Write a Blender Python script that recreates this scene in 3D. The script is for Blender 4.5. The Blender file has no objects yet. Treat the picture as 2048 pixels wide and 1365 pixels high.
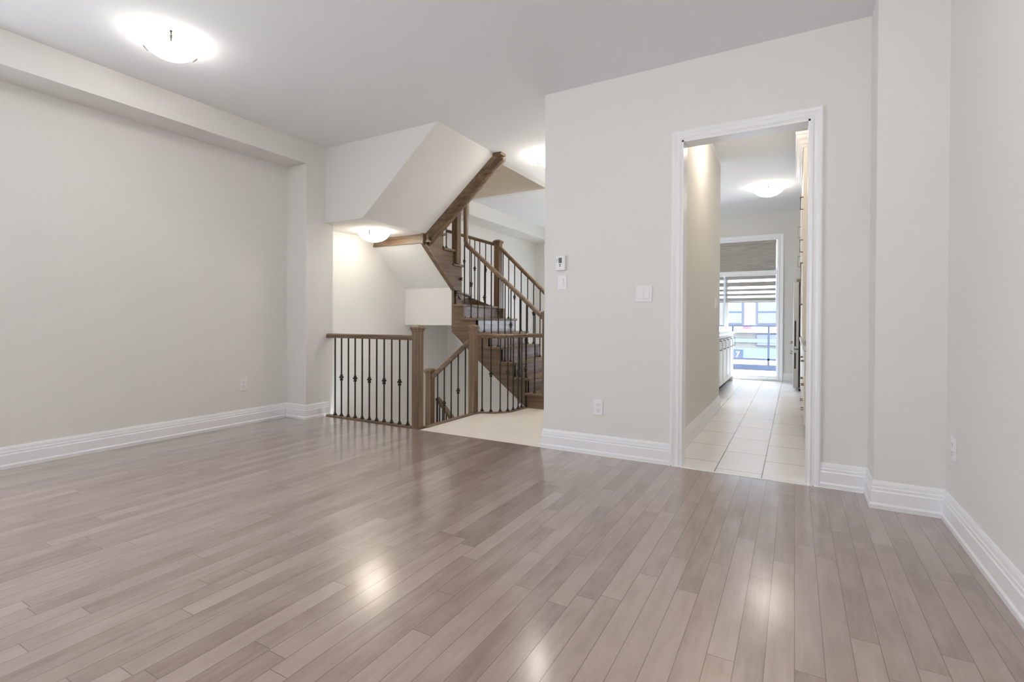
import bpy, bmesh, math, random
from mathutils import Vector, Matrix
S = bpy.context.scene
C = S.collection
random.seed(7)

# ------------------------------------------------------------------ camera
cam_data = bpy.data.cameras.new('camera')
cam = bpy.data.objects.new('camera', cam_data)
C.objects.link(cam)
yaw, pit, rol = -.5155, -.0081, .0045
fw = Vector((math.sin(yaw) * math.cos(pit), math.cos(yaw) * math.cos(pit), math.sin(pit)))
rt = Vector((math.cos(yaw), -math.sin(yaw), 0))
up = rt.cross(fw)
r2 = rt * math.cos(rol) + up * math.sin(rol)
u2 = up * math.cos(rol) - rt * math.sin(rol)
m = Matrix((r2, u2, -fw)).transposed().to_4x4()
m.translation = Vector((0, 0, .995))
cam.matrix_world = m
cam_data.sensor_width = 36
cam_data.lens = 996.91 / 2048 * 36
cam_data.shift_y = (650.95 - 682.5) / 2048
cam_data.clip_start = .02
S.camera = cam

# ------------------------------------------------------------------ world, daylight, exposure
w = bpy.data.worlds.new('sky')
S.world = w
w.use_nodes = True
wn, wl = w.node_tree.nodes, w.node_tree.links
wn.clear()
w_out = wn.new('ShaderNodeOutputWorld')
w_bg = wn.new('ShaderNodeBackground')
w_bg.inputs[0].default_value = (.82, .91, 1, 1)
w_bg.inputs[1].default_value = 8.5
wl.new(w_bg.outputs[0], w_out.inputs[0])
S.view_settings.view_transform = 'Standard'
S.view_settings.look = 'None'
S.view_settings.gamma = 1
S.view_settings.use_curve_mapping = False
S.view_settings.exposure = .62
S.cycles.use_denoising = True
S.cycles.max_bounces = 12
S.cycles.diffuse_bounces = 7
S.cycles.sample_clamp_indirect = 6
S.cycles.caustics_reflective = False
S.cycles.caustics_refractive = False


def area(name, loc, rot, sx, sy, power, col, portal=False):
    d = bpy.data.lights.new(name, 'AREA')
    d.shape = 'RECTANGLE'
    d.size, d.size_y, d.energy, d.color = sx, sy, power, col
    d.cycles.is_portal = portal
    o = bpy.data.objects.new(name, d)
    o.location, o.rotation_euler = loc, rot
    C.objects.link(o)
    return o


PI = math.pi
# daylight enters by wall openings; portals only help the renderer find them
area('added_side_window_portal', (-4.69, -.45, 1.3), (0, -PI / 2, 0), 1.5, 1.5, 1, (1, 1, 1), True)  # unseen window, added to light the side walls
area('added_family_window_portal', (-3.1, 9.12, 1.5), (-PI / 2, 0, 0), 1.0, 1.0, 1, (1, 1, 1), True)  # hidden window, added to brighten the family room
area('patio_door_portal', (-1.07, 9.66, 1.2), (-PI / 2, 0, 0), 1.7, 2.4, 1, (1, 1, 1), True)


def point(name, loc, power, col, r):
    d = bpy.data.lights.new(name, 'POINT')
    d.energy, d.color, d.shadow_soft_size = power, col, r
    o = bpy.data.objects.new(name, d)
    o.location = loc
    C.objects.link(o)


# lamp of the floor above, lighting the open stairwell
point('upper_landing_lamp', (-3.6, 4.9, 4.4), 5.5, (1, .70, .42), .12)
# unseen fill light, added overhead to brighten the living room's right side
point('living_fill_light', (.0, .85, 2.64), 24, (1, .96, .91), .15)
# fill light added behind the wall to brighten hall floor and risers
point('hall_fill_light', (-2.1, 5.9, 2.3), 15, (1, .95, .88), .15)
# unseen fill light, added below to brighten the lower stairwell walls
point('lower_stairwell_fill', (-3.1, 5.0, -1.1), 4, (1, .93, .84), .15)
# recessed corridor downlight above the kitchen passage
point('corridor_downlight', (-.40, 4.75, 2.62), 8, (1, .86, .70), .05)
# sun on the balcony and street
sd = bpy.data.lights.new('sun', 'SUN')
sd.energy, sd.angle, sd.color = 1.5, .05, (1, .97, .92)
so = bpy.data.objects.new('sun', sd)
so.rotation_euler = (math.radians(38), 0, math.radians(25))
C.objects.link(so)


# ------------------------------------------------------------------ materials
def lin(r, g, b):
    f = lambda c: c / 12.92 if c <= .04045 else ((c + .055) / 1.055) ** 2.4
    return (f(r / 255), f(g / 255), f(b / 255), 1)


class N:
    """small node-tree writer"""
    def __init__(s, name):
        s.m = bpy.data.materials.new(name)
        s.m.use_nodes = True
        s.t = s.m.node_tree
        s.b = s.t.nodes['Principled BSDF']

    def n(s, kind, **kw):
        x = s.t.nodes.new('ShaderNode' + kind)
        for k, v in kw.items():
            setattr(x, k, v)
        return x

    def l(s, a, b):
        s.t.links.new(a, b)

    def math(s, op, a, b=None, c=None):
        x = s.n('Math', operation=op)
        for i, v in enumerate((a, b, c)):
            if v is None:
                continue
            if isinstance(v, (int, float)):
                x.inputs[i].default_value = v
            else:
                s.l(v, x.inputs[i])
        return x.outputs[0]

    def mix(s, f, a, b):
        x = s.n('Mix', data_type='RGBA')
        for i, v in ((0, f), (6, a), (7, b)):
            if isinstance(v, (int, float)):
                x.inputs[i].default_value = v
            elif isinstance(v, tuple):
                x.inputs[i].default_value = v
            else:
                s.l(v, x.inputs[i])
        return x.outputs[2]

    def pos(s):
        return s.n('NewGeometry').outputs['Position']

    def obj(s):
        return s.n('TexCoord').outputs['Object']

    def noise(s, vec, scale, detail=4, rough=.5, sc=None):
        if sc:
            mp = s.n('Mapping')
            mp.inputs['Scale'].default_value = sc
            s.l(vec, mp.inputs[0])
            vec = mp.outputs[0]
        x = s.n('TexNoise')
        s.l(vec, x.inputs['Vector'])
        x.inputs['Scale'].default_value = scale
        x.inputs['Detail'].default_value = detail
        x.inputs['Roughness'].default_value = rough
        return x.outputs[0]

    def ramp(s, f, stops):
        x = s.n('ValToRGB')
        e = x.color_ramp.elements
        e[0].position, e[0].color = stops[0]
        e[1].position, e[1].color = stops[-1]
        for p, c in stops[1:-1]:
            q = e.new(p)
            q.color = c
        s.l(f, x.inputs[0])
        return x.outputs[0]

    def bump(s, h, strength, dist):
        x = s.n('Bump')
        x.inputs['Strength'].default_value = strength
        x.inputs['Distance'].default_value = dist
        s.l(h, x.inputs['Height'])
        s.l(x.outputs[0], s.b.inputs['Normal'])

    def set(s, **kw):
        for k, v in kw.items():
            i = s.b.inputs[k.replace('_', ' ')]
            if isinstance(v, (int, float, tuple)):
                i.default_value = v
            else:
                s.l(v, i)
        return s


def plain(name, col, rough=.5, metal=0, bump=0, bs=200, spec=.5):
    k = N(name)
    k.set(Base_Color=col, Roughness=rough, Metallic=metal, Specular_IOR_Level=spec)
    if bump:
        k.bump(k.noise(k.pos(), bs), bump, .002)
    return k.m


def paint(name, col, rough=.75):
    k = N(name)
    v = k.noise(k.pos(), 1.3, 2)
    c2 = tuple(x * .975 for x in col[:3]) + (1,)
    k.set(Base_Color=k.mix(v, col, c2), Roughness=rough, Specular_IOR_Level=.25)
    k.bump(k.noise(k.pos(), 260, 3), .12, .001)
    return k.m


M = {}
M['wall'] = paint('warm_white_wall_paint', lin(229, 228, 225))
M['ceil'] = paint('ceiling_paint', lin(236, 237, 239), .9)
M['trim'] = plain('gloss_white_trim', lin(240, 240, 243), .35)
M['plate'] = plain('white_plastic', lin(238, 237, 240), .4)
M['slot'] = plain('dark_slot', lin(60, 60, 62), .6)
M['lcd'] = plain('lcd_screen', lin(84, 96, 84), .25)
M['iron'] = plain('dark_iron', lin(34, 27, 23), .45, .2, .2, 400)
M['nickel'] = plain('brushed_nickel', lin(150, 138, 122), .35, 1)
M['dome_metal'] = plain('dark_nickel_clip', lin(120, 110, 98), .4, .8)
M['cab'] = plain('white_cabinet_paint', lin(238, 233, 222), .4)
M['counter'] = plain('white_quartz', lin(236, 236, 236), .25, 0, .05, 60)
M['gap'] = plain('cabinet_gap', lin(74, 66, 60), .7)
M['rubber'] = plain('black_gasket', lin(34, 30, 30), .5)
M['bronze'] = plain('bronze_handle', lin(120, 92, 72), .35, .9)
M['vinyl'] = plain('white_vinyl', lin(244, 246, 250), .35)
M['outdark'] = plain('blue_grey_metal', lin(42, 50, 70), .5, .1)
M['stucco'] = plain('stucco', lin(98, 92, 86), .9, 0, .4, 90)
M['outwhite'] = plain('white_siding', lin(240, 240, 240), .7)
M['outgrey'] = plain('grey_siding', lin(88, 98, 116), .8)
M['outframe'] = plain('window_frame_grey', lin(46, 54, 72), .5)
M['outglass'] = plain('house_window_glass', lin(88, 88, 93), .2)
M['red'] = plain('red_plastic', lin(140, 60, 70), .5)
M['asphalt'] = plain('asphalt', lin(150, 150, 155), .9, 0, .3, 40)


def mk_wood(name, dark, mid, light, axis, rough):
    k = N(name)
    sc = {'z': (26, 26, 1.6), 'x': (1.6, 26, 26), 'y': (26, 1.6, 26)}[axis]
    g = k.noise(k.pos(), 1, 6, .62, sc)
    f = k.noise(k.pos(), 4, 3, .6, tuple(v * 3 for v in sc))
    v = k.math('ADD', k.math('MULTIPLY', g, .75), k.math('MULTIPLY', f, .25))
    k.set(Base_Color=k.ramp(v, [(.34, dark), (.5, mid), (.66, light)]), Roughness=rough)
    k.bump(f, .08, .002)
    return k.m


wd, wm_, wl_ = lin(74, 58, 43), lin(112, 90, 68), lin(140, 116, 91)
M['wood_z'] = mk_wood('stained_oak_upright', wd, wm_, wl_, 'z', .38)
M['wood_x'] = mk_wood('stained_oak_lengthwise', wd, wm_, wl_, 'x', .38)
M['wood_y'] = mk_wood('stained_oak_crosswise', wd, wm_, wl_, 'y', .38)
M['wood_panel'] = mk_wood('stained_oak_panel', lin(88, 71, 56), lin(108, 89, 72), lin(122, 103, 85), 'y', .36)
M['wood_panel_x'] = mk_wood('stained_oak_panel_lengthwise', lin(84, 67, 51), lin(108, 87, 67), lin(126, 104, 82), 'x', .36)
M['riser'] = mk_wood('stained_oak_riser_daylit', lin(98, 86, 82), lin(122, 109, 106), lin(142, 128, 124), 'y', .2)  # lighter, greyer oak: daylight reflected by the risers is put into the colour


def mk_floor():
    k = N('grey_brown_maple_planks')
    sep = k.n('SeparateXYZ')
    k.l(k.pos(), sep.inputs[0])
    W_, L_ = .0765, .93
    X = k.math('DIVIDE', k.math('SUBTRACT', sep.outputs[0], .008), W_)
    i = k.math('FLOOR', X)
    fx = k.math('SUBTRACT', X, i)
    wn1 = k.n('TexWhiteNoise', noise_dimensions='1D')
    k.l(i, wn1.inputs['W'])
    Y = k.math('ADD', k.math('DIVIDE', sep.outputs[1], L_), k.math('MULTIPLY', wn1.outputs[0], 9))
    j = k.math('FLOOR', Y)
    fy = k.math('SUBTRACT', Y, j)
    cmb = k.n('CombineXYZ')
    k.l(i, cmb.inputs[0])
    k.l(j, cmb.inputs[1])
    wn2 = k.n('TexWhiteNoise', noise_dimensions='2D')
    k.l(cmb.outputs[0], wn2.inputs['Vector'])
    idv = wn2.outputs[0]
    off = k.n('VectorMath', operation='MULTIPLY_ADD')
    k.l(cmb.outputs[0], off.inputs[0])
    off.inputs[1].default_value = (3.1, 5.7, 0)
    k.l(k.pos(), off.inputs[2])
    g = k.noise(off.outputs[0], 1, 5, .6, (38, 3.2, 1))
    blot = k.noise(off.outputs[0], 1, 3, .55, (9, 4, 1))
    fine = k.noise(off.outputs[0], 1, 4, .65, (160, 9, 1))
    tone = k.math('ADD', k.math('MULTIPLY', idv, .24),
                  k.math('ADD', k.math('MULTIPLY', g, .34), k.math('ADD', k.math('MULTIPLY', blot, .42), k.math('MULTIPLY', fine, .14))))
    col = k.ramp(tone, [(.32, lin(118, 98, 89)), (.56, lin(151, 132, 123)), (.82, lin(172, 154, 146))])
    ex = k.math('MULTIPLY', k.math('MINIMUM', fx, k.math('SUBTRACT', 1, fx)), W_)
    ey = k.math('MULTIPLY', k.math('MINIMUM', fy, k.math('SUBTRACT', 1, fy)), L_)
    e = k.math('MINIMUM', ex, ey)
    sm = k.n('MapRange')
    k.l(e, sm.inputs[0])
    sm.inputs[1].default_value, sm.inputs[2].default_value = .0004, .0018
    seam = sm.outputs[0]
    col = k.mix(seam, lin(98, 80, 68), col)
    tilt = k.math('MULTIPLY', k.math('SUBTRACT', idv, .5), k.math('MULTIPLY', fx, .5))
    h = k.math('ADD', k.math('MULTIPLY', seam, .35),
               k.math('ADD', tilt, k.math('MULTIPLY', g, .05)))
    k.set(Base_Color=col, Roughness=.28, Specular_IOR_Level=.55)
    k.b.inputs['Coat Weight'].default_value = 1
    k.b.inputs['Coat Roughness'].default_value = .165
    k.b.inputs['Coat IOR'].default_value = 1.6
    k.bump(h, .35, .0016)
    return k.m


M['floor'] = mk_floor()


def mk_tile(name, w_, l_, x0, y0, step, col, col2, grout, gw, rough):
    k = N(name)
    sep = k.n('SeparateXYZ')
    k.l(k.pos(), sep.inputs[0])
    X = k.math('DIVIDE', k.math('SUBTRACT', sep.outputs[0], x0), w_)
    i = k.math('FLOOR', X)
    fx = k.math('SUBTRACT', X, i)
    Y = k.math('ADD', k.math('DIVIDE', k.math('SUBTRACT', sep.outputs[1], y0), l_), k.math('MULTIPLY', i, step))
    fy = k.math('FRACT', Y)
    ex = k.math('MULTIPLY', k.math('MINIMUM', fx, k.math('SUBTRACT', 1, fx)), w_)
    ey = k.math('MULTIPLY', k.math('MINIMUM', fy, k.math('SUBTRACT', 1, fy)), l_)
    e = k.math('MINIMUM', ex, ey)
    gm = k.math('GREATER_THAN', e, gw)
    v = k.noise(k.pos(), 1, 5, .6, (9, 3, 1))
    c = k.mix(v, col, col2)
    k.set(Base_Color=k.mix(gm, grout, c), Roughness=rough)
    k.bump(gm, .15, .001)
    return k.m


M['tile_hall'] = mk_tile('cream_hall_tile', 1.3, 1.3, -2.2, 3.5, .5, lin(240, 235, 226), lin(224, 216, 205), lin(196, 186, 170), .001, .3)
M['tile_kitchen'] = mk_tile('cream_kitchen_tile', .281, .52, -.175, 3.47, .31, lin(246, 244, 243), lin(239, 236, 233), lin(120, 110, 103), .003, .25)


def mk_glass():
    k = N('clear_glass')
    t = k.t
    t.nodes.remove(k.b)
    tr, gl, mx, fr = k.n('BsdfTransparent'), k.n('BsdfGlossy'), k.n('MixShader'), k.n('Fresnel')
    gl.inputs['Roughness'].default_value = .02
    fr.inputs['IOR'].default_value = 1.2
    tr.inputs[0].default_value = (.96, .98, 1, 1)
    k.l(fr.outputs[0], mx.inputs[0])
    k.l(tr.outputs[0], mx.inputs[1])
    k.l(gl.outputs[0], mx.inputs[2])
    k.l(mx.outputs[0], t.nodes['Material Output'].inputs[0])
    return k.m


M['glass'] = mk_glass()


def mk_emit(name, col, s):
    k = N(name)
    k.set(Base_Color=(.9, .88, .84, 1), Roughness=.3, Emission_Color=col, Emission_Strength=s)
    return k.m


M['lamp'] = mk_emit('glowing_frosted_glass', (1, .96, .90, 1), 11)
M['lamp_stairs'] = mk_emit('glowing_frosted_glass_stairs', (1, .91, .78, 1), 9.5)
M['lamp_bright'] = mk_emit('glowing_frosted_glass_bright', (1, .92, .82, 1), 6.5)
M['lamp_hall'] = mk_emit('glowing_frosted_glass_hall', (1, .93, .84, 1), 25)


def mk_blind():
    k = N('woven_grey_blind')
    a = k.noise(k.pos(), 1, 3, .6, (4, 4, 130))
    k.set(Base_Color=k.ramp(a, [(.35, lin(158, 154, 150)), (.65, lin(190, 185, 180))]), Roughness=.9)
    return k.m


M['blind'] = mk_blind()
k = N('sheer_blind')
k.t.nodes.remove(k.b)
_tr, _tl, _mx = k.n('BsdfTransparent'), k.n('BsdfTranslucent'), k.n('MixShader')
_tl.inputs[0].default_value = (.86, .88, .92, 1)
_mx.inputs[0].default_value = .25
k.l(_tl.outputs[0], _mx.inputs[1])
k.l(_tr.outputs[0], _mx.inputs[2])
k.l(_mx.outputs[0], k.t.nodes['Material Output'].inputs[0])
M['sheer'] = k.m


def mk_steel():
    k = N('brushed_stainless')
    a = k.noise(k.pos(), 1, 3, .6, (2, 2, 240))
    k.set(Base_Color=k.mix(a, lin(176, 174, 171), lin(214, 212, 210)), Roughness=.36, Metallic=.6)
    return k.m


M['steel'] = mk_steel()


# ------------------------------------------------------------------ mesh helpers
class MB:
    def __init__(s):
        s.v, s.f = [], []

    def add(s, vs, fs):
        o = len(s.v)
        s.v += [tuple(p) for p in vs]
        s.f += [tuple(i + o for i in f) for f in fs]
        return s

    def box(s, x0, x1, y0, y1, z0, z1):
        vs = [(x, y, z) for z in (z0, z1) for x, y in ((x0, y0), (x1, y0), (x1, y1), (x0, y1))]
        return s.add(vs, [(3, 2, 1, 0), (4, 5, 6, 7), (0, 1, 5, 4), (1, 2, 6, 5), (2, 3, 7, 6), (3, 0, 4, 7)])

    def prism(s, poly, axis, a, b):
        """poly: 2-D outline; axis x: (y,z), axis y: (x,z), axis z: (x,y)"""
        mk = {'x': lambda p, t: (t, p[0], p[1]), 'y': lambda p, t: (p[0], t, p[1]), 'z': lambda p, t: (p[0], p[1], t)}[axis]
        n = len(poly)
        vs = [mk(p, a) for p in poly] + [mk(p, b) for p in poly]
        fs = [tuple(range(n))[::-1], tuple(range(n, 2 * n))]
        fs += [(i, (i + 1) % n, n + (i + 1) % n, n + i) for i in range(n)]
        return s.add(vs, fs)

    def tube(s, pts, r, n=8, sx=1, sy=1, cap=True):
        """round bar along a 3-D path; r a number or one per point"""
        P = [Vector(p) for p in pts]
        rs = r if isinstance(r, (list, tuple)) else [r] * len(P)
        vs, fs = [], []
        for i, p in enumerate(P):
            d = ((P[min(i + 1, len(P) - 1)] - P[i]).normalized() + (P[i] - P[max(i - 1, 0)]).normalized()).normalized()
            a = Vector((0, 0, 1)) if abs(d.z) < .9 else Vector((1, 0, 0))
            e1 = d.cross(a).normalized()
            e2 = e1.cross(d)
            for q in range(n):
                t = 2 * PI * (q + .5) / n
                vs.append(p + e1 * math.cos(t) * rs[i] * sx + e2 * math.sin(t) * rs[i] * sy)
        for i in range(len(P) - 1):
            for q in range(n):
                a, b = i * n + q, i * n + (q + 1) % n
                fs.append((a, b, b + n, a + n))
        if cap:
            fs += [tuple(range(n))[::-1], tuple(range((len(P) - 1) * n, len(P) * n))]
        return s.add(vs, fs)

    def lathe(s, prof, c=(0, 0, 0), n=24):
        vs, fs = [], []
        for r, z in prof:
            for q in range(n):
                t = 2 * PI * q / n
                vs.append((c[0] + r * math.cos(t), c[1] + r * math.sin(t), c[2] + z))
        for i in range(len(prof) - 1):
            for q in range(n):
                a, b = i * n + q, i * n + (q + 1) % n
                fs.append((a, b, b + n, a + n))
        return s.add(vs, fs)

    def sweep(s, path, prof, closed=False):
        """profile (d, z) swept along a plan path; d is to the LEFT of travel, z absolute"""
        P = [Vector((p[0], p[1])) for p in path]
        n = len(prof)
        vs, fs = [], []
        for i, p in enumerate(P):
            d1 = (P[i] - P[i - 1]).normalized() if i else None
            d2 = (P[i + 1] - P[i]).normalized() if i < len(P) - 1 else None
            d1 = d1 or d2
            d2 = d2 or d1
            n1, n2 = Vector((-d1.y, d1.x)), Vector((-d2.y, d2.x))
            b = n1 + n2
            b = b / max(b.dot(n1), .2)
            for d, z in prof:
                vs.append((p.x + b.x * d, p.y + b.y * d, z))
        for i in range(len(P) - 1):
            for q in range(n):
                a, c = i * n + q, i * n + (q + 1) % n
                fs.append((a, c, c + n, a + n))
        fs += [tuple(range(n))[::-1], tuple(range((len(P) - 1) * n, len(P) * n))]
        return s.add(vs, fs)

    def build(s, name, mat, parent=None, loc=None, smooth=False, bevel=0, seg=2):
        me = bpy.data.meshes.new(name)
        vs = s.v
        if loc is not None:
            vs = [(a - loc[0], b - loc[1], c - loc[2]) for a, b, c in vs]
        me.from_pydata(vs, [], s.f)
        bm = bmesh.new()
        bm.from_mesh(me)
        bmesh.ops.recalc_face_normals(bm, faces=bm.faces)
        if bevel:
            es = [e for e in bm.edges if len(e.link_faces) == 2 and e.calc_face_angle(0) > .5]
            bmesh.ops.bevel(bm, geom=es, offset=bevel, segments=seg, affect='EDGES', profile=.6)
        bm.to_mesh(me)
        bm.free()
        me.materials.append(M[mat] if isinstance(mat, str) else mat)
        if smooth:
            me.shade_smooth()
            try:
                me.set_sharp_from_angle(angle=math.radians(38))
            except Exception:
                pass
        o = bpy.data.objects.new(name, me)
        C.objects.link(o)
        if loc is not None and parent is None:
            o.location = loc
        if parent is not None:
            o.parent = parent
        return o


def struct(o):
    o['kind'] = 'structure'
    return o


def tag(o, label, cat, group=None):
    o['label'], o['category'] = label, cat
    if group:
        o['group'] = group
    return o


def thing(name, loc, label, cat, group=None, rz=0):
    o = bpy.data.objects.new(name, None)
    o.empty_display_size = .05
    o.location = loc
    o.rotation_euler = (0, 0, rz)
    C.objects.link(o)
    return tag(o, label, cat, group)


class T:
    """a thing at a base point whose parts are written in world coordinates"""
    def __init__(s, name, loc, label, cat, group=None):
        s.o = thing(name, loc, label, cat, group)
        s.loc = loc

    def part(s, name, mb, mat, label=None, **kw):
        p = mb.build(name, mat, s.o, s.loc, **kw)
        if label:
            p['label'] = label
        return p

    def sub(s, name, mb, mat, parent, label=None, **kw):
        p = mb.build(name, mat, parent, s.loc, **kw)
        if label:
            p['label'] = label
        return p


def copy_tree(o, parent=None):
    c = o.copy()
    C.objects.link(c)
    c.parent = parent
    for ch in list(o.children):
        copy_tree(ch, c)
    return c


# ------------------------------------------------------------------ the setting
ZC, ZK = 2.7785, 2.85            # ceilings: living room, kitchen
XL, XP, Y1, XR = -4.547, -4.2515, 3.556, .677
YO = 6.05                        # back side of the stairs
YN = 3.60                        # near side of the stairwell

# floors
struct(MB().box(XL - .05, XR + .05, -1.38, 3.53, -.2, 0).build('floor', 'floor'))
arc = [(-2.965, 4.43), (-2.94, 4.50), (-2.87, 4.535), (-2.79, 4.575), (-2.725, 4.65), (-2.69, 4.75), (-2.678, 4.87), (-2.675, 5.0), (-2.675, 5.2)]
hall = [(-2.965, 3.53), (-.80, 3.53), (-.80, 9.6), (XL, 9.6), (XL, YO + .12), (-2.675, YO + .12)] + arc[::-1]
struct(MB().prism(hall, 'z', -.2, 0).build('floor_hall', 'tile_hall'))
struct(MB().prism([(-.80, 3.53), (.85, 3.53), (.85, 9.6), (-2.4, 9.6), (-2.4, 6.2), (-.80, 6.2)], 'z', -.2, .0015).build('floor_kitchen', 'tile_kitchen'))
struct(MB().box(XL, -2.5, 3.5, 6.2, -3.0, -2.9).build('floor_basement', 'tile_hall'))
# ceilings
struct(MB().box(XL - .1, XR + .1, -1.4, Y1 + .02, ZC, ZC + .15)
       .box(-2.785, -.75, Y1 + .02, 4.55, ZC, ZC + .15).box(-2.80, -.75, 4.55, YO + .10, ZC, ZC + .15)
       .box(XL - .1, -2.35, YO + .10, 9.6, ZC, ZC + .15).box(-2.35, -.87, YO + .10, 6.2, ZC, ZC + .15).build('ceiling', 'ceil'))
struct(MB().box(-.82, .85, 3.6, 9.65, ZK, ZK + .1).box(-2.4, -.82, 6.18, 9.65, ZK, ZK + .1).build('ceiling_kitchen', 'ceil'))
# left wall, pilaster and the two bulkheads
struct(MB().box(XL - .12, XL, -1.4, -1.25, -3, 2.95).box(XL - .12, XL, -1.25, .35, -3, .5).box(XL - .12, XL, -1.25, .35, 2.1, 2.95).box(XL - .12, XL, .35, 9.1, -3, 4.8).build('wall_left', 'wall'))
struct(MB().box(XL, XP, 3.323, 3.655, 0, ZC).build('wall_pilaster', 'wall'))
struct(MB().box(XL, XP, -1.3, 3.323, 2.563, ZC).build('ceiling_bulkhead', 'wall'))
struct(MB().box(XL, -4.17, YO + .02, 9.0, 2.563, ZC).build('ceiling_bulkhead_family', 'wall'))
# wall with the kitchen opening
OX0, OX1, OZ = -.679, .077, 2.238
struct(MB().box(-1.7215, OX0, Y1, Y1 + .115, 0, ZC).box(OX0, OX1, Y1, Y1 + .115, OZ, ZC + .07)
       .box(OX1, .80, Y1, Y1 + .115, 0, ZC + .07).build('wall_front', 'wall'))
struct(MB().box(.378, .80, 3.2956, Y1, 0, ZC).build('wall_right_projection', 'wall'))
struct(MB().box(XR, .80, -1.4, 3.2956, 0, ZC).build('wall_right', 'wall'))
# wall behind the camera
struct(MB().box(XL, .8, -1.4, -1.3, 0, ZC).build('wall_back', 'wall'))
# corridor and kitchen walls
struct(MB().box(-.87, -.752, Y1 + .115, 6.18, 0, ZK + .02).build('wall_corridor', 'wall'))
struct(MB().box(.72, .84, Y1 + .115, 9.6, 0, ZK + .02).build('wall_kitchen_right', 'wall'))
DX0, DX1 = -1.9, -.245
struct(MB().box(-2.4, DX0, 9.5, 9.62, 0, 2.95).box(DX1, .84, 9.5, 9.62, 0, 2.95).box(DX0, DX1, 9.5, 9.62, 2.405, 2.95)
       .box(DX0, DX1, 9.5, 9.62, -.2, .02).build('wall_kitchen_far', 'wall'))
struct(MB().box(XL, -3.6, 9.0, 9.1, 0, 2.9).box(-2.6, -2.3, 9.0, 9.1, 0, 2.9).box(-3.6, -2.6, 9.0, 9.1, 0, 1.0).box(-3.6, -2.6, 9.0, 9.1, 2.0, 2.9).box(-2.4, -2.3, 9.0, 9.6, 0, 2.95).build('wall_family_far', 'wall'))
# stairwell: walls below and above this floor
struct(MB().box(XL, -2.55, 3.655, 3.66 + .05, -3, -.2).box(-2.67, -2.55, 3.66, 6.2, -3, -.2)
       .prism([(-2.67, -3), (-2.67, -.02), (-2.76, -.02), (-3.40, .47), (-3.70, .74), (-3.76, .94), (XL, .94), (XL, -3)], 'y', YO - .01, YO + .09)
       .build('wall_stairwell_lower', 'wall'))
struct(MB().box(XL, -2.79, YO + .005, YO + .10, ZC, 4.8).box(-2.91, -2.80, 4.55, YO + .005, ZC, 4.8).box(-2.85, -2.75, 3.45, 4.55, ZC + .15, 4.8)
       .box(XL, -2.80, 3.45, 3.55, ZC + .15, 4.8).box(XL - .1, -2.75, 3.45, YO + .11, 4.8, 4.9)
       .build('wall_stairwell_upper', 'wall'))
# drywall underside of the return flight overhead and of the winders
ZH = 2.007
struct(MB().prism([(XL, ZH), (-3.715, ZH), (-2.785, ZC), (-2.785, 3.06), (XL, 3.06)], 'y', Y1 - .002, 4.535).build('ceiling_stair_underside', 'wall'))
struct(MB().prism([(5.12, .94), (5.12, 1.418), (4.56, 1.905), (4.56, 1.995), (4.62, 1.995), (5.22, 1.46), (5.25, 1.12), (YO - .02, 1.12), (YO - .02, .94)], 'x', XL, -3.775)
       .build('ceiling_winder_underside', 'wall'))
struct(MB().prism([(-2.80, .03), (-3.40, .50), (-3.70, .78), (-3.76, .9), (-3.76, .98), (-3.66, .88), (-3.38, .62), (-2.80, .12)], 'y', 5.115, YO - .015)
       .build('ceiling_flight_underside', 'wall'))

# baseboards: stepped profile
BB = [(0, 0), (.020, 0), (.021, .022), (.016, .032), (.016, .092), (.0125, .098), (.0125, .112), (.010, .116), (.0085, .132), (.004, .146), (0, .147)]


def base(name, path, zoff=0):
    return struct(MB().sweep(path, [(d, z + zoff) for d, z in BB]).build(name, 'trim'))


base('baseboard_left', [(XP, 3.6), (XP, 3.323), (XL, 3.323), (XL, -1.3)])
base('baseboard_front', [(-.744, Y1), (-1.7215, Y1), (-1.7215, Y1 + .115)])
base('baseboard_right', [(XR, -1.3), (XR, 3.2956), (.378, 3.2956), (.378, Y1), (.142, Y1)])
base('baseboard_corridor', [(-.87, 6.18), (-.752, 6.18), (-.752, Y1 + .13)][::1], .0015)
base('baseboard_kitchen_far', [(.72, 9.5), (-.16, 9.5)], .0015)
base('baseboard_family', [(-2.3, 9.0), (XL, 9.0), (XL, YO + .13)])

# opening casing (door-size opening to the kitchen)
CP = [(0, 0), (0, .012), (.012, .018), (.022, .013), (.034, .013), (.046, .018), (.058, .020), (.066, .016), (.066, 0)]


def casing(name, x0, x1, z1, yf, zb=0, sgn=-1, wd_=1.0):
    """mitred casing round three sides of an opening on the face y=yf, standing out towards sgn*y"""
    mb = MB()
    n = len(CP)
    vs, fs = [], []
    for cx, cz, ax, az_ in ((x0, zb, -1, 0), (x0, z1, -1, 1), (x1, z1, 1, 1), (x1, zb, 1, 0)):
        for d, t in CP:
            vs.append((cx + ax * d * wd_, yf + sgn * t, cz + az_ * d * wd_))
    for i in range(3):
        for q in range(n):
            a, b = i * n + q, i * n + (q + 1) % n
            fs.append((a, b, b + n, a + n))
    fs += [tuple(range(n)), tuple(range(3 * n, 4 * n))]
    mb.add(vs, fs)
    return mb


mb = casing('x', OX0, OX1, OZ, Y1)
mb.box(OX0 - .001, OX0 + .012, Y1 - .012, Y1 + .12, 0, OZ).box(OX1 - .012, OX1 + .001, Y1 - .012, Y1 + .12, 0, OZ).box(OX0, OX1, Y1 - .012, Y1 + .12, OZ - .012, OZ + .001)
struct(mb.build('trim_1', 'trim'))
struct(MB().box(OX0 + .012, OX1 - .012, 3.522, 3.536, -.01, .003).build('trim_2', 'trim'))
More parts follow.
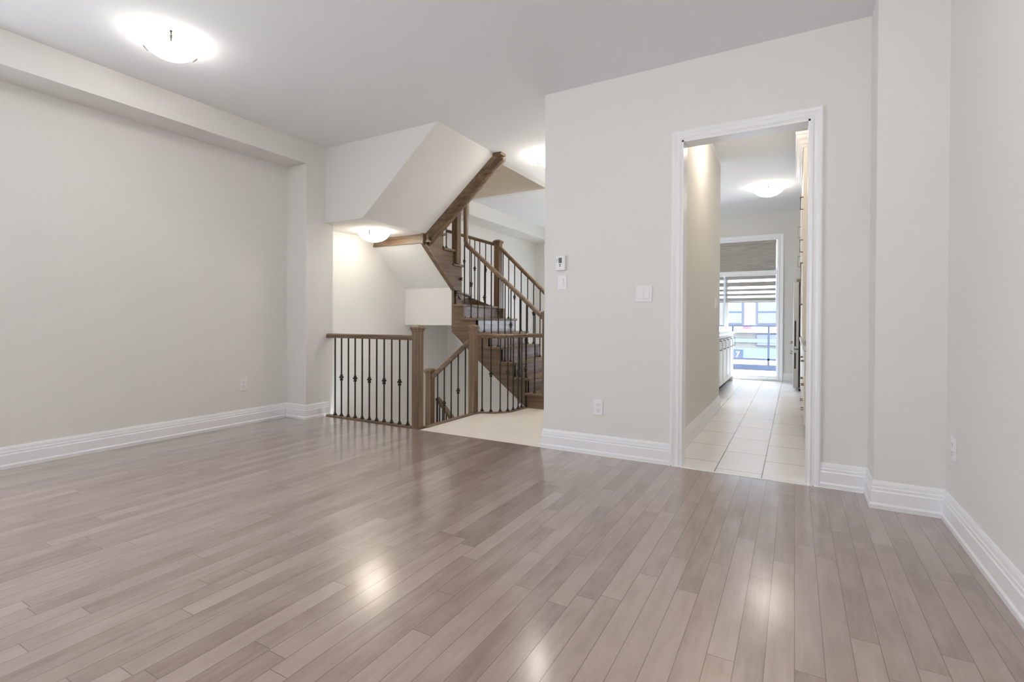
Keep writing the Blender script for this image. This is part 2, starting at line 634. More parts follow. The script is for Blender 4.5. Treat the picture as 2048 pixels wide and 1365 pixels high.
# frames of two unseen windows, added in side and family-room walls for daylight
struct(MB().box(XL - .1, XL, -1.25, .35, .5, .55).box(XL - .1, XL, -1.25, .35, 2.05, 2.1).box(XL - .1, XL, -1.25, -1.2, .55, 2.05).box(XL - .1, XL, .3, .35, .55, 2.05)
       .box(XL - .1, XL, -.475, -.425, .55, 2.05).build('added_window_1', 'vinyl'))
struct(MB().box(-3.6, -2.6, 9.0, 9.1, 1.0, 1.05).box(-3.6, -2.6, 9.0, 9.1, 1.95, 2.0).box(-3.6, -3.55, 9.0, 9.1, 1.05, 1.95).box(-2.65, -2.6, 9.0, 9.1, 1.05, 1.95).build('added_window_2', 'vinyl'))

# wood nosing around the stairwell opening
NS = [(-.034, -.03), (.026, -.03), (.033, -.015), (.033, .004), (.026, .012), (-.028, .012), (-.034, .006)]
struct(MB().sweep([(-4.24, YN - .015), (-3.08, YN - .015)], [(d, z) for d, z in NS]).build('trim_3', 'wood_x', bevel=.002))
struct(MB().sweep([(-2.985, 3.63)] + [(x - .018, y) if i < 1 else (x - .012, y + .014) for i, (x, y) in enumerate(arc)], [(d * .95, z) for d, z in NS]).build('trim_4', 'wood_y'))

# ------------------------------------------------------------------ staircase
R = .172
YI = 5.07                        # face of the inner stringer
XI = -3.735                      # face of the inner stringer after the turn
ST = T('staircase', (-3.2, 5.5, 0), 'dark stained wooden staircase winding up to the left behind the iron balusters', 'staircase')
fronts = [-2.36, -2.66, -2.84, -3.02, -3.20, -3.38]


def nosed(poly, z1, th=.03):
    return MB().prism(poly, 'z', z1 - th, z1)


lasts = fronts[1:] + [-3.56]
for k_, (xf, xb) in enumerate(zip(fronts, lasts), 1):
    z = R * k_
    ST.part('tread', nosed([(xf + .026, YI - .028), (xf + .026, YO + .03), (xb - .03, YO + .03), (xb - .03, YI - .028)], z), 'wood_y', bevel=.01)
    ST.part('riser', MB().box(xf - .018, xf, YI + .004, YO + .005, max(z - R, .001), z - .029), 'riser')
# winders
PIV = (-3.70, 5.09)
ST.part('tread', nosed([(-3.535, YI - .028), (-3.625, YO + .03), (-4.2, YO + .03), (-3.74, 5.24), (-3.70, 5.2), (-3.70, YI - .028)], R * 7), 'wood_y', bevel=.01)
ST.part('riser', MB().prism([(-3.56, YI + .004), (-3.65, YO + .005), (-3.668, YO + .005), (-3.578, YI + .004)], 'z', R * 6, R * 7 - .029), 'riser')
ST.part('tread', nosed([(-3.68, 5.10), (-4.12, YO + .03), (XL + .002, YO + .03), (XL + .002, 5.74), (-3.78, 5.22), (-3.70, 5.22)], R * 8), 'wood_y', bevel=.01)
ST.part('riser', MB().prism([(-3.70, 5.13), (-4.145, YO), (-4.163, YO), (-3.72, 5.13)], 'z', R * 7, R * 8 - .029), 'riser')
ST.part('tread', nosed([(-3.70, 5.23), (XL + .002, 5.80), (XL + .002, 5.28), (-3.72, 5.26)], R * 9), 'wood_x', bevel=.01)
ST.part('riser', MB().prism([(-3.74, 5.235), (XL + .002, 5.775), (XL + .002, 5.757), (-3.74, 5.217)], 'z', R * 8, R * 9 - .029), 'riser')
ups = [5.30, 5.10, 4.90, 4.70]
for q, yf in enumerate(ups):
    z = R * (10 + q)
    ST.part('tread', nosed([(XI + .028, yf + .004), (XI + .028, yf - .23), (XL + .002, yf - .23), (XL + .002, yf + .004)], z), 'wood_x', bevel=.01)
    ST.part('riser', MB().box(XL + .002, XI - .004, yf - .04, yf - .022, z - R, z - .029), 'riser')
# inner stringer: first flight
top = [(-2.36, 0), (-2.36, R - .03)]
for k_ in range(1, 7):
    x = (fronts + [-3.56])[k_]
    top += [(x, R * k_ - .03), (x, R * (k_ + 1) - .03)]
top = [p for p in top if p[1] <= R * 7]
low = [(-3.56, R * 7 - .03), (-3.742, R * 7 - .03), (-3.742, .86), (-3.676, .805), (-3.39, .552), (-3.033, .27), (-2.728, .035), (-2.69, .001)]
ST.part('stringer', MB().prism(top + low, 'y', YI, YI + .035), 'wood_panel_x')
# inner stringer: after the turn
ust = [(5.275, .9), (5.275, R * 10 - .03), (5.085, R * 10 - .03), (5.085, R * 11 - .03), (4.885, R * 11 - .03), (4.885, R * 12 - .03), (4.685, R * 12 - .03),
       (4.685, R * 13 - .03), (4.50, R * 13 - .03), (4.50, 1.892), (5.105, 1.38), (5.105, .9)]
ST.part('stringer', MB().prism(ust, 'x', XI - .035, XI), 'wood_panel')
ST.part('stringer_molding', MB().prism([(4.53, 1.868), (4.53, 1.900), (5.235, 1.302), (5.235, 1.268)], 'x', XI - .04, XI + .02), 'wood_y')
# outer stringer
ot = [(x, z) for x, z in top] + [(-3.65, R * 7 - .03), (-4.15, R * 8 - .03), (-4.15, R * 7), (-3.76, .98), (-3.70, .80), (-3.39, .54), (-2.76, .035), (-2.69, .001)]
ST.part('stringer', MB().prism(ot, 'y', YO - .012, YO + .022), 'wood_x')
# wood trim along the flight overhead and the landing edge
def slope_strip(secs, x0=-3.735, x1=-2.735):
    """section (y, drop below the sloped underside) carried up along the flight overhead"""
    k_ = (ZC - ZH) / (-2.785 + 3.715)
    vs = [(x, y, ZH + (x + 3.715) * k_ - d) for x in (x0, x1) for y, d in secs]
    n = len(secs)
    return MB().add(vs, [tuple(range(n))[::-1], tuple(range(n, 2 * n))] + [(q, (q + 1) % n, n + (q + 1) % n, n + q) for q in range(n)])


ST.part('stringer', slope_strip([(4.525, -.004), (4.525, .012), (4.545, .030), (4.575, .050), (4.595, .092), (4.625, .092), (4.625, -.005)]), 'wood_x')
ST.part('stringer_molding', slope_strip([(4.580, .092), (4.580, .112), (4.606, .124), (4.640, .118), (4.640, .088)], -3.72, -2.715), 'wood_x')
ST.part('trim_cap', MB().box(-2.80, -2.695, 4.50, 4.61, 2.752, 2.777), 'wood_x', bevel=.006)
ST.part('fascia', MB().box(XL + .002, -3.69, 4.535, 4.56, 1.925, 2.012).box(XL + .002, -3.68, 4.525, 4.57, 1.905, 1.928), 'wood_x')

# ------------------------------------------------------------------ balustrades
IR = .008


def baluster(t, x, y, z0, z1, knuckle=None, shoe=True):
    b = t.part('baluster', MB().tube([(x, y, z0), (x, y, z1)], IR, 6), 'iron')
    if shoe:
        t.sub('shoe', MB().lathe([(.001, 0), (.020, 0), (.020, .009), (.013, .016), (.010, .030), (.001, .030)], (x, y, z0), 4 * 2), 'iron', b)
    if knuckle is not None:
        pr = [(.001, -.032), (.009, -.032), (.0155, -.027), (.0165, -.016), (.011, -.011), (.0135, -.006), (.023, 0), (.023, .010), (.0135, .016), (.011, .020), (.0155, .024), (.0145, .030), (.001, .033)]
        t.sub('knuckle', MB().lathe(pr, (x, y, knuckle), 8), 'iron', b)
    return b


def newel(t, x, y, z0, z1, s=.0385):
    p = t.part('newel_post', MB().box(x - s, x + s, y - s, y + s, z0, z1 - .05), 'wood_z', bevel=.004)
    c = MB()
    def ring(a, z):
        return [(x - a, y - a, z), (x + a, y - a, z), (x + a, y + a, z), (x - a, y + a, z)]
    prof = [(s, z1 - .062), (s + .006, z1 - .056), (s + .006, z1 - .046), (s + .013, z1 - .038), (s + .013, z1 - .024), (s + .004, z1 - .016), (s - .012, z1 - .004), (.004, z1)]
    vs = [v for a, z in prof for v in ring(a, z)]
    fs = [(3, 2, 1, 0)]
    for i in range(len(prof) - 1):
        for q in range(4):
            a, b = i * 4 + q, i * 4 + (q + 1) % 4
            fs.append((a, b, b + 4, a + 4))
    n_ = len(prof) * 4
    fs.append((n_ - 4, n_ - 3, n_ - 2, n_ - 1))
    c.add(vs, fs)
    t.sub('cap', c, 'wood_z', p)
    return p


def rail(t, pts, mat='wood_x', w_=.030, h_=.022, name='handrail'):
    mb = MB()
    P = [Vector(p) for p in pts]
    prof = [(-.85, -1), (.85, -1), (1, -.55), (.9, .1), (1, .45), (.72, .9), (0, 1.1), (-.72, .9), (-1, .45), (-.9, .1), (-1, -.55)]
    n = len(prof)
    vs, fs = [], []
    for i, p in enumerate(P):
        d1 = (P[i] - P[max(i - 1, 0)])
        d2 = (P[min(i + 1, len(P) - 1)] - P[i])
        d = ((d1.normalized() if d1.length else d2.normalized()) + (d2.normalized() if d2.length else d1.normalized())).normalized()
        if Vector((d.x, d.y)).length < .3:
            side = Vector((0, 1, 0)) if not i else side
        else:
            side = Vector((-d.y, d.x, 0)).normalized()
            if i and side.dot(last) < 0:
                side = -side
        last = side
        upv = d.cross(side) * -1
        if i == 0 and upv.z < 0 and abs(upv.z) > .1:
            side = -side
            last = side
            upv = -upv
        for a, b in prof:
            vs.append(p + side * a * w_ + upv * b * h_)
    for i in range(len(P) - 1):
        for q in range(n):
            a, b = i * n + q, i * n + (q + 1) % n
            fs.append((a, b, b + n, a + n))
    fs += [tuple(range(n)), tuple(range((len(P) - 1) * n, len(P) * n))]
    mb.add(vs, fs)
    return t.part(name, mb, mat, smooth=True)


# 1 level guard on the left, wall to the corner newel
g = T('stair_guard', (-3.6, 3.595, 0), 'level guard railing with eleven iron balusters between left wall end and corner newel', 'railing', 'stair railings')
newel(g, -3.035, 3.587, -.19, .958)
rail(g, [(-4.262, 3.60, .836), (-3.07, 3.592, .836)])
for q, x in enumerate((-4.141, -4.047, -3.947, -3.851, -3.752, -3.654, -3.556, -3.458, -3.360, -3.260, -3.158)):
    baluster(g, x, 3.592, .012, .818, .407 if q % 2 else None)

# 2 rail going down between tall and short newels, and the lower rail going on from it
g = T('descending_railing', (-3.3, 4.47, 0), 'railing sloping down left from tall newel to short newel in the stairwell', 'railing', 'stair railings')
newel(g, -3.604, 4.475, -1.1, .458)
rail(g, [(-3.032, 4.475, .80), (-3.566, 4.475, .365)])
for q, x in enumerate((-3.496, -3.403, -3.307, -3.213, -3.117)):
    z = .365 + (x + 3.566) / .534 * .435
    baluster(g, x, 4.475, -.9, z - .018, (z - .43) if q % 2 else None, False)
rail(g, [(-3.575, 4.575, .105), (-2.80, 4.575, -.68)], name='lower_handrail')
for x in (-3.585, -3.545, -3.50, -3.45, -3.41):
    baluster(g, x, 4.575, -1.2, .105 - (x + 3.575) * 1.01 - .02, None, False)

# 3 curved guard on the hall floor
g = T('curved_guard', (-2.8, 4.7, 0), 'curved guard railing on the hall floor right of the tall newel', 'railing', 'stair railings')
newel(g, -3.008, 4.465, -.19, .958)
bp_ = [(-2.957, 4.565), (-2.853, 4.578), (-2.766, 4.63), (-2.712, 4.70), (-2.70, 4.80), (-2.692, 4.90), (-2.697, 4.99), (-2.683, 5.06)]
rail(g, [(-2.985, 4.50, .832), (-2.93, 4.555, .832)] + [(x, y, .832) for x, y in bp_[1:7]] + [(-2.685, 5.055, .832), (-2.64, 5.085, .832), (-2.55, 5.09, .832), (-2.46, 5.09, .832)])
for q, (x, y) in enumerate(bp_):
    baluster(g, x, y, .012, .815, (.42 if q % 4 == 1 else .44) if q in (1, 3, 5, 7) else None)

# 4 inner rail of the stairs
g = T('inner_stair_railing', (-3.0, 5.08, 0), 'stair railing on the inner side, climbing to a vertical gooseneck at the tall dark post', 'railing', 'stair railings')
YB = 5.10
newel(g, -2.44, 5.10, R, 1.118)
newel(g, -3.725, 5.14, R * 10, 2.50, .042)
rs = (1.929 - 1.052) / (-3.53 + 2.502)
rail(g, [(-2.47, YB, 1.03), (-3.50, YB, 1.03 + rs * (-3.50 + 2.47))])
gn = g.part('gooseneck', MB().tube([(-3.490, YB, 1.895), (-3.535, YB, 1.935), (-3.552, YB, 1.985), (-3.556, YB, 2.41), (-3.565, YB, 2.455), (-3.60, YB, 2.475), (-3.69, YB + .02, 2.475)], .031, 10, .85, 1), 'wood_z', smooth=True)
xs = [-3.57, -3.47, -3.37, -3.275, -3.175, -3.077, -2.985, -2.905, -2.784, -2.698, -2.588]
tk = [6, 6, 5, 5, 4, 4, 3, 3, 2, 2, 1]
for q, (x, k_) in enumerate(zip(xs, tk)):
    zt = 1.03 + rs * (max(x, -3.54) + 2.47) - .02
    baluster(g, x, YB, R * k_, zt, (R * k_ * .5 + zt * .5) if q % 2 else None)
for y, kn in ((4.955, True), (4.885, False)):
    baluster(g, XI - .01, y, R * 11, 2.62 + (5.0 - y) * .8, 2.22 if kn else None)
rail(g, [(XI, 5.11, 2.45), (XI, 4.62, 2.86)], 'wood_y', name='upper_handrail')

# 5 outer rail of the stairs
g = T('outer_stair_railing', (-3.6, YO, 0), 'stair railing on the far side, two slopes meeting at a square capped newel', 'railing', 'stair railings')
newel(g, -3.665, YO + .01, R * 6, 2.150, .044)
newel(g, -2.44, YO + .01, R, 1.10)
rail(g, [(-3.625, YO, 2.035), (-2.55, YO, 1.035), (-2.475, YO, .99)])
rail(g, [(-3.70, YO, 2.08), (-4.545, YO, 2.345)])
for q, (x, k_) in enumerate(((-3.576, 6), (-3.485, 6), (-3.39, 5), (-3.285, 5), (-3.184, 4), (-3.092, 4), (-2.993, 3), (-2.90, 3), (-2.80, 2))):
    zt = 2.035 - (x + 3.625) * (1.0 / 1.075) - .02
    baluster(g, x, YO, R * k_, zt, (R * k_ + zt) / 2 if q % 3 == 2 else None)
for q, (x, k_) in enumerate(((-3.773, 7), (-3.868, 7), (-3.969, 7), (-4.056, 7), (-4.144, 7), (-4.24, 8), (-4.34, 8))):
    zt = 2.08 + (-3.70 - x) * .314 - .02
    baluster(g, x, YO, R * k_, zt, (R * k_ + zt) / 2 + .07 if q % 2 else None)


# ------------------------------------------------------------------ ceiling lamps
def lamp(loc, label, s=1.0, mat='lamp', turn=-62):
    t = T('ceiling_lamp', loc, label, 'ceiling light', 'flush glass dome ceiling lights')
    x, y, z = loc
    dome = [(.001, -.125), (.05, -.121), (.095, -.107), (.135, -.082), (.160, -.053), (.173, -.028), (.168, -.028), (.155, -.053), (.13, -.079), (.09, -.103), (.05, -.117), (.001, -.121)]
    t.part('glass_bowl', MB().lathe([(r * s, zz * s) for r, zz in dome], loc, 40), mat, smooth=True)
    t.part('canopy', MB().lathe([(.001, -.001), (.166 * s, -.001), (.166 * s, -.016), (.158 * s, -.022), (.001, -.022)], loc, 24), 'plate')
    for q in range(3):
        a = math.radians(turn + 120 * q)
        d = Vector((math.cos(a), math.sin(a), 0))
        pts = [Vector(loc) + d * (.05 * s) + Vector((0, 0, -.02)), Vector(loc) + d * (.178 * s) + Vector((0, 0, -.026 * s)),
               Vector(loc) + d * (.170 * s) + Vector((0, 0, -.048 * s)), Vector(loc) + d * (.148 * s) + Vector((0, 0, -.078 * s))]
        t.part('clip', MB().tube(pts, [.004, .009, .009, .004], 6), 'dome_metal')
    return t.o


lamp((-3.47, 1.70, ZC), 'glowing glass dome ceiling light in the living room, nearest and largest in view', .94, 'lamp', -26)
lamp((-4.132, 4.127, ZH), 'glowing glass dome light on low ceiling under the stairs', 1.0, 'lamp_stairs')
lamp((-2.279, 4.877, ZC), 'glowing glass dome light half hidden behind the wall edge over the hall', 1.0, 'lamp_hall')
lamp((-.32, 7.62, ZK), 'glowing glass dome ceiling light in the kitchen, seen through the doorway', 1.15, 'lamp_bright', -88)


# ------------------------------------------------------------------ wall plates
def plate_front(cx, cz, w_, h_, y=Y1, th=.006):
    return MB().box(cx - w_ / 2, cx + w_ / 2, y - th, y, cz - h_ / 2, cz + h_ / 2)


def outlet_parts(t, org, dx, nrm, h_=.115, w_=.072):
    """dx: unit vector along the wall, nrm: away from the wall"""
    def bx(a0, a1, b0, b1, c0, c1):
        P = []
        for c in (c0, c1):
            for a, b in ((a0, b0), (a1, b0), (a1, b1), (a0, b1)):
                p = Vector(org) + Vector(dx) * a + Vector(nrm) * c
                P.append((p.x, p.y, p.z + b))
        return MB().add(P, [(3, 2, 1, 0), (4, 5, 6, 7), (0, 1, 5, 4), (1, 2, 6, 5), (2, 3, 7, 6), (3, 0, 4, 7)])
    t.part('cover_plate', bx(-w_ / 2, w_ / 2, -h_ / 2, h_ / 2, 0, .007), 'plate', bevel=.002)
    for s in (1, -1):
        r = t.part('receptacle', bx(-.017, .017, s * .021 - .014, s * .021 + .014, .004, .0095), 'plate', bevel=.002)
        for a, hh in ((-.007, .005), (.007, .004)):
            t.sub('slot', bx(a - .0012, a + .0012, s * .021 + .002 - hh, s * .021 + .002 + hh, .009, .0099), 'slot', r)
        t.sub('slot', bx(-.0022, .0022, s * .021 - .011, s * .021 - .007, .009, .0099), 'slot', r)


GO = 'wall outlets'
t = T('wall_outlet', (-1.27, Y1, .354), 'white duplex outlet low on the wall between hall and kitchen doorway', 'outlet', GO)
outlet_parts(t, (-1.27, Y1, .354), (1, 0, 0), (0, -1, 0))
t = T('wall_outlet', (XL, 2.856, .385), 'white duplex outlet low on the left wall under the bulkhead', 'outlet', GO)
outlet_parts(t, (XL, 2.856, .385), (0, 1, 0), (1, 0, 0))
t = T('wall_outlet', (XR, 3.143, .388), 'white duplex outlet on the right wall close to its corner', 'outlet', GO)
outlet_parts(t, (XR, 3.143, .388), (0, -1, 0), (-1, 0, 0))

t = T('thermostat', (-1.575, Y1, 1.447), 'white wall thermostat with small grey screen above the blank switch plate', 'thermostat')
t.part('body', MB().box(-1.615, -1.537, Y1 - .024, Y1, 1.390, 1.503), 'plate', bevel=.004)
t.part('screen', MB().box(-1.590, -1.563, Y1 - .0255, Y1 - .023, 1.446, 1.486), 'lcd')
for z in (1.434, 1.422):
    t.part('button', MB().box(-1.584, -1.572, Y1 - .026, Y1 - .023, z - .003, z + .003), 'slot')
for z in (1.476, 1.466, 1.455):
    t.part('marking', MB().box(-1.606, -1.600, Y1 - .0245, Y1 - .023, z - .002, z + .002), 'slot')

t = T('dimmer_switch', (-1.568, Y1, 1.297), 'white single switch plate directly below the thermostat', 'switch')
t.part('cover_plate', plate_front(-1.568, 1.297, .074, .108), 'plate', bevel=.002)
t.part('rocker', plate_front(-1.570, 1.297, .032, .066, Y1 - .005, .007), 'plate', bevel=.0015)
t.part('slider', plate_front(-1.570, 1.281, .010, .016, Y1 - .011, .005), 'plate')
t = T('light_switch', (-.934, Y1, 1.194), 'white double rocker switch plate left of the kitchen doorway', 'switch')
t.part('cover_plate', plate_front(-.934, 1.194, .114, .115), 'plate', bevel=.002)
for dx in (-.022, .022):
    t.part('rocker', MB().add([(-.934 + dx + a, Y1 - .004 - (.010 if b < 0 else .004) * c, 1.194 + b) for c in (0, 1) for a, b in ((-.016, -.033), (.016, -.033), (.016, .033), (-.016, .033))],
                              [(3, 2, 1, 0), (4, 5, 6, 7), (0, 1, 5, 4), (1, 2, 6, 5), (2, 3, 7, 6), (3, 0, 4, 7)]), 'plate')
t = T('corridor_switch', (-.752, 5.79, 1.2), 'white switch seen edge-on at the far end of the corridor wall', 'switch')
t.part('cover_plate', MB().box(-.752, -.744, 5.755, 5.83, 1.142, 1.258), 'plate', bevel=.002)
t.part('rocker', MB().box(-.745, -.736, 5.775, 5.81, 1.165, 1.235), 'plate', bevel=.002)

# ------------------------------------------------------------------ patio door and blinds
mb = casing('y', DX0, DX1, 2.405, 9.5, .02, -1, 1.25)
mb.box(DX0, DX0 + .05, 9.5, 9.6, .02, 2.405).box(DX1 - .012, DX1, 9.5, 9.6, .02, 2.405).box(DX0, DX1, 9.5, 9.6, 2.39, 2.405)
mb.box(DX0, DX1, 9.49, 9.6, .02, .05).box(DX0, DX1, 9.515, 9.6, 1.80, 1.88)
d = struct(mb.build('door_1', 'vinyl'))
o = MB().box(-1.085, -1.02, 9.55, 9.585, .05, 1.80).box(DX1 - .022, DX1 - .008, 9.55, 9.585, .05, 1.80).box(-1.085, DX1 - .008, 9.55, 9.585, .045, .075).box(DX0, -1.04, 9.55, 9.585, .045, .075)
o.build('door_panel_frame', 'vinyl', d)
MB().box(DX0 + .05, DX1 - .012, 9.562, 9.566, .07, 1.80).box(DX0 + .05, DX1 - .012, 9.562, 9.566, 1.88, 2.39).build('door_glass', 'glass', d)

t = T('window_blind', (-1.07, 9.52, 2.33), 'closed grey woven blind filling the transom above the patio door', 'blind', 'grey patio door blinds')
t.part('cassette', MB().box(DX0 + .05, DX1 - .03, 9.505, 9.56, 2.335, 2.388), 'blind', bevel=.004)
t.part('fabric', MB().box(DX0 + .05, DX1 - .035, 9.532, 9.536, 1.89, 2.335), 'blind')
t.part('bottom_bar', MB().box(DX0 + .05, DX1 - .035, 9.524, 9.544, 1.882, 1.897), 'blind', bevel=.003)


def zebra(x0, x1, label):
    t = T('window_blind', ((x0 + x1) / 2, 9.53, 1.34), label, 'blind', 'grey patio door blinds')
    t.part('cassette', MB().box(x0, x1, 9.505, 9.56, 1.74, 1.795), 'blind', bevel=.004)
    f = t.part('fabric', MB().box(x0, x1, 9.531, 9.5325, 1.352, 1.745), 'sheer', 'sheer white blind backing')
    for z0, z1 in ((1.619, 1.692), (1.535, 1.575), (1.455, 1.493), (1.362, 1.417)):
        t.sub('solid_band', MB().box(x0, x1, 9.527, 9.531, z0, z1), 'blind', f)
    t.part('bottom_bar', MB().box(x0, x1, 9.518, 9.545, 1.340, 1.358), 'blind', bevel=.003)


zebra(-1.062, DX1 - .035, 'half-lowered striped grey and white blind over the right patio door panel')
zebra(DX0 + .05, -1.098, 'half-lowered striped blind over the left patio panel, mostly behind corridor wall')

# ------------------------------------------------------------------ kitchen
t = T('base_cabinet', (-1.2, 8.0, 0), 'white base cabinet run with dark-edged doors left of the patio door', 'cabinet')
t.part('carcass', MB().box(-1.5, -.912, 6.77, 9.10, .09, .80), 'gap')
t.part('back_panel', MB().box(-1.52, -1.5, 6.75, 9.12, 0, .80).box(-1.52, -.892, 6.75, 6.77, 0, .80), 'cab')
t.part('end_panel', MB().box(-1.52, -.892, 9.10, 9.12, .0, .80), 'cab')
t.part('toe_kick', MB().box(-1.45, -.96, 6.78, 9.08, .0, .09), 'gap')
t.part('front_rail', MB().box(-.915, -.890, 6.75, 9.12, .762, .805), 'cab')
ys = [6.78, 7.37, 7.76, 8.20, 8.66, 9.10]
for a, b in zip(ys[:-1], ys[1:]):
    dd = t.part('door', MB().box(-.912, -.892, a + .02, b - .02, .105, .752), 'cab', bevel=.003)
    pa = MB().box(-.892, -.886, a + .02, a + .075, .105, .752).box(-.892, -.886, b - .075, b - .02, .105, .752)
    pa.box(-.892, -.886, a + .07, b - .07, .105, .165).box(-.892, -.886, a + .07, b - .07, .692, .752)
    t.sub('door_frame', pa, 'cab', dd)
    yy = b - .045
    t.sub('handle', MB().tube([(-.886, yy, .735), (-.858, yy, .735), (-.858, yy, .61), (-.886, yy, .61)], .0055, 6), 'iron', dd)
tag(MB().box(-1.53, -.865, 6.72, 9.14, .805, .838).build('countertop', 'counter', None, (-1.2, 7.9, .805), bevel=.004), 'white countertop on the base cabinets left of the patio door', 'countertop')

t = T('pantry_cabinet', (.38, 5.7, 0), 'tall cream cabinet with crown molding at the right edge of the doorway', 'cabinet')
t.part('carcass', MB().box(.082, .715, 5.22, 6.60, .84, 2.58), 'cab')
t.part('end_panel', MB().box(.062, .715, 5.20, 5.22, .84, 2.58), 'cab')
CR = [(0, 2.57), (.008, 2.57), (.014, 2.59), (.026, 2.60), (.034, 2.625), (.052, 2.645), (.056, 2.672), (.066, 2.676), (.066, 2.70), (0, 2.70)]
t.part('crown_molding', MB().sweep([(.062, 6.60), (.062, 5.20), (.715, 5.20)][::-1], CR), 'trim')
for a, b in ((5.23, 5.68), (5.69, 6.14), (6.15, 6.59)):
    dd = t.part('door', MB().box(.062, .081, a, b, .85, 1.58), 'cab', bevel=.002)
    if a < 5.3:
        t.sub('handle', MB().tube([(.062, a + .04, 1.54), (.046, a + .04, 1.54), (.046, a + .04, 1.16), (.062, a + .04, 1.16)], .007, 6), 'bronze', dd)
    dd = t.part('door', MB().box(.062, .081, a, b, 1.60, 2.56), 'cab', bevel=.002)
    for z in (2.03, 1.64) if a < 5.3 else ():
        t.sub('handle', MB().tube([(.062, a + .04, z + .11), (.038, a + .04, z + .11), (.038, a + .04, z), (.062, a + .04, z)], .005, 6), 'bronze', dd)
t = T('drawer_cabinet', (.4, 5.7, 0), 'white lower cabinet with drawers beneath the tall cream cabinet', 'cabinet')
t.part('carcass', MB().box(.098, .715, 4.95, 8.10, .09, .755), 'cab')
t.part('toe_kick', MB().box(.14, .715, 5.0, 8.10, 0, .09), 'gap')
for y0, y1_ in ((4.96, 5.55), (5.56, 6.15), (6.16, 6.75), (6.76, 7.4), (7.41, 8.09)):
    for z0, z1 in ((.11, .32), (.33, .54), (.55, .745)):
        dd = t.part('drawer', MB().box(.078, .097, y0, y1_, z0, z1), 'cab', bevel=.002)
        zc = (z0 + z1) / 2
        if y0 < 5.6:
            t.sub('handle', MB().tube([(.078, y0 + .2, zc), (.054, y0 + .2, zc), (.054, y0 + .32, zc), (.078, y0 + .32, zc)], .005, 6), 'nickel', dd)
tag(MB().box(.062, .715, 4.93, 8.10, .755, .79).build('countertop', 'counter', None, (.4, 6.5, .755), bevel=.006), 'pale countertop edge on the drawer cabinet right of the corridor', 'countertop')
t = T('wall_cabinet', (.4, 7.3, 1.62), 'cream wall cabinet with bar handles between tall cabinet and refrigerator', 'cabinet')
t.part('carcass', MB().box(.085, .715, 6.62, 8.2, 1.66, 2.58), 'cab')
for a, b in ((6.63, 7.4), (7.41, 8.19)):
    dd = t.part('door', MB().box(.065, .084, a, b, 1.67, 2.57), 'cab', bevel=.002)
    for z in (2.10, 1.72) if a > 7 else ():
        t.sub('handle', MB().tube([(.065, a + .1, z + .14), (.035, a + .1, z + .14), (.035, a + .1, z), (.065, a + .1, z)], .005, 6), 'nickel', dd)
# refrigerator
t = T('refrigerator', (.4, 8.7, 0), 'stainless steel refrigerator standing out past the cabinets by the far wall', 'refrigerator')
t.part('body', MB().box(.075, .715, 8.30, 9.20, .03, 1.60), 'steel', bevel=.004)
t.part('gasket', MB().box(.055, .076, 8.31, 9.19, .05, 1.58), 'rubber')
for z0, z1 in ((.05, .60), (.615, 1.585)):
    dd = t.part('door', MB().box(-.015, .056, 8.29, 9.20, z0, z1), 'steel', bevel=.006)
    zz = (.325, .556) if z0 < .3 else (.65, 1.02)
    t.sub('edge_grip', MB().box(.002, .022, 8.284, 8.30, *zz), 'rubber', dd)
    zq = z1 - .06 if z0 < .3 else z0 + .08
    t.sub('handle', MB().tube([(-.015, 8.40, zq), (-.05, 8.40, zq), (-.05, 9.0, zq), (-.015, 9.0, zq)], .009, 8), 'nickel', dd)
t.part('hinge', MB().box(.02, .095, 8.285, 8.33, 1.585, 1.625), 'nickel', bevel=.004)
t.part('foot', MB().box(.06, .12, 8.31, 8.37, 0, .035), 'rubber')

# ------------------------------------------------------------------ outside the patio door
struct(MB().box(-4, 2.5, 9.62, 12.3, -.22, -.06).build('floor_balcony', 'outwhite'))
t = T('balcony_railing', (-.9, 12.2, -.06), 'blue-grey metal railing with glass panes along the white balcony', 'railing')
t.part('top_rail', MB().box(-4, 2.5, 12.16, 12.24, .895, .93), 'outdark', bevel=.004)
t.part('bottom_rail', MB().box(-4, 2.5, 12.18, 12.22, .16, .20), 'outdark')
t.part('curb', MB().box(-4, 2.5, 12.15, 12.28, -.06, .06), 'outdark')
for x in (-2.68, -1.94, -1.205, -.487, .25, 1.0):
    t.part('post', MB().box(x - .02, x + .02, 12.18, 12.22, -.06, .90), 'outdark')
t.part('glass_pane', MB().box(-4, 2.5, 12.197, 12.203, .2, .895), 'glass')

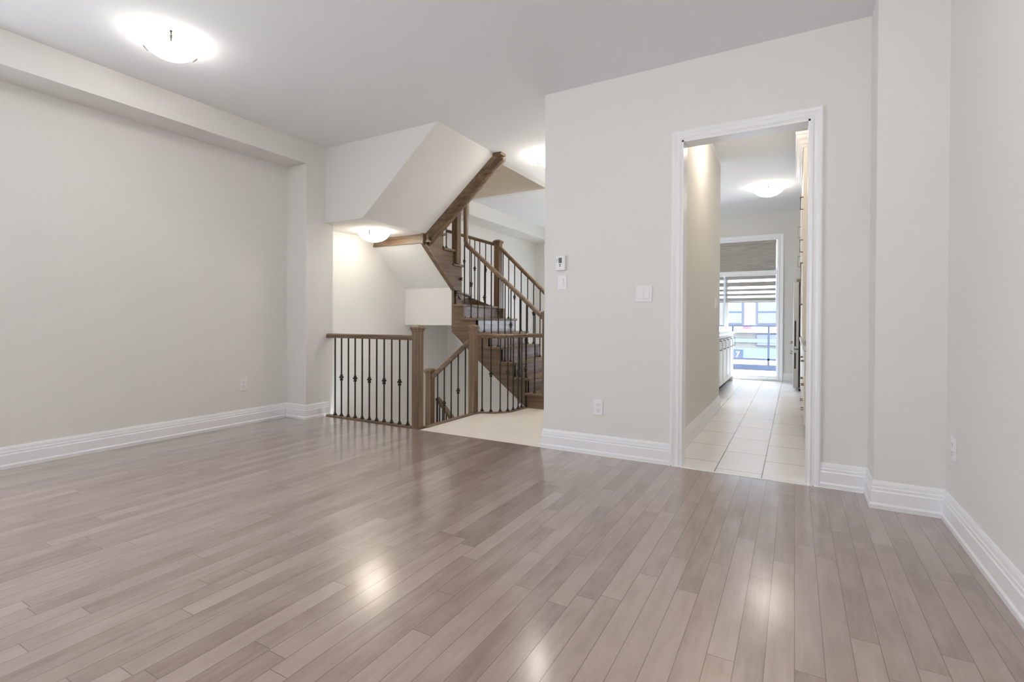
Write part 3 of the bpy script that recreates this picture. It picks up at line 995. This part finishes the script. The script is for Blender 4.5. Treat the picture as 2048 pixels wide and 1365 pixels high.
YH = 24.0
t = T('house', (-1.5, YH + 2, -3), 'pale house across the street with large grey framed windows', 'house')
t.part('wall', MB().box(-9, 7, YH, YH + 5, -3, 7), 'stucco')
t.part('ledge', MB().box(-9, 7, YH - .25, YH, .55, .70).box(-9, 7, YH - .12, YH, .70, .86), 'outwhite')
t.part('lower_band', MB().box(-9, 7, YH - .12, YH, .12, .28), 'outgrey')
t.part('siding', MB().box(-9, 7, YH - .1, YH, -.62, -.12), 'outgrey')
t.part('garage_wall', MB().box(-9, 7, YH - .16, YH, -2.2, -.62), 'outwhite')
for x0, x1, z0, z1 in ((-3.9, -2.95, .9, 3.3), (-2.75, -1.95, .9, 3.3), (-1.43, -.62, .9, 3.3), (-.60, .22, .9, 3.3), (-5.2, -4.2, .9, 3.3), (-1.43, -.62, -.02, .5), (.6, 1.4, .9, 3.3)):
    f = t.part('window', MB().box(x0, x1, YH - .06, YH, z0, z1), 'outframe')
    if z1 - z0 > 1:
        zs = 1.43
        pm = MB().box(x0 + .06, x1 - .06, YH - .08, YH - .05, z0 + .06, zs - .04).box(x0 + .06, x1 - .06, YH - .08, YH - .05, zs + .04, z1 - .06)
    else:
        pm = MB().box(x0 + .03, x1 - .03, YH - .08, YH - .05, z0 + .03, z1 - .03)
    t.sub('pane', pm, 'outglass', f)
for x0, x1, z0, z1 in ((-1.86, -1.66, -1.15, -1.0), (-.95, -.85, -1.3, -.95), (.05, .25, -1.2, -1.05)):
    t.part('wall_lamp', MB().box(x0, x1, YH - .24, YH - .16, z0, z1), 'outdark')
t.part('number_plate', MB().box(-2.32, -1.95, YH - .15, YH - .10, -.58, -.20), 'outdark')
for n_ in (0,):
    cu = bpy.data.curves.new('house_number', 'FONT')
    cu.body = '7'
    cu.size, cu.extrude = .34, .004
    co = bpy.data.objects.new('tmp_number', cu)
    C.objects.link(co)
    dg = bpy.context.evaluated_depsgraph_get()
    me = bpy.data.meshes.new_from_object(co.evaluated_get(dg))
    bpy.data.objects.remove(co)
    me.materials.clear()
    me.materials.append(M['outwhite'])
    no = bpy.data.objects.new('number', me)
    C.objects.link(no)
    no.parent = t.o
    no.location = (-2.24 + 1.5, -2.155 + 0, 2.48)
    no.rotation_euler = (PI / 2, 0, 0)
t.part('garage_door', MB().box(-1.8, -.95, YH - .22, YH - .16, -2.2, -1.75), 'outdark')
t.part('garage_door', MB().box(-.75, .0, YH - .22, YH - .16, -2.2, -1.75), 'outdark')
tag(MB().box(-1.95, -1.62, YH - .245, YH - .125, .70, .86).build('flower_box', 'red', None, (-1.78, YH - .18, .70), bevel=.02), 'small red box on the ledge of the house across the street', 'box')
struct(MB().box(-20, 20, 12.4, 40, -3.2, -3.0).build('ground_street', 'asphalt'))
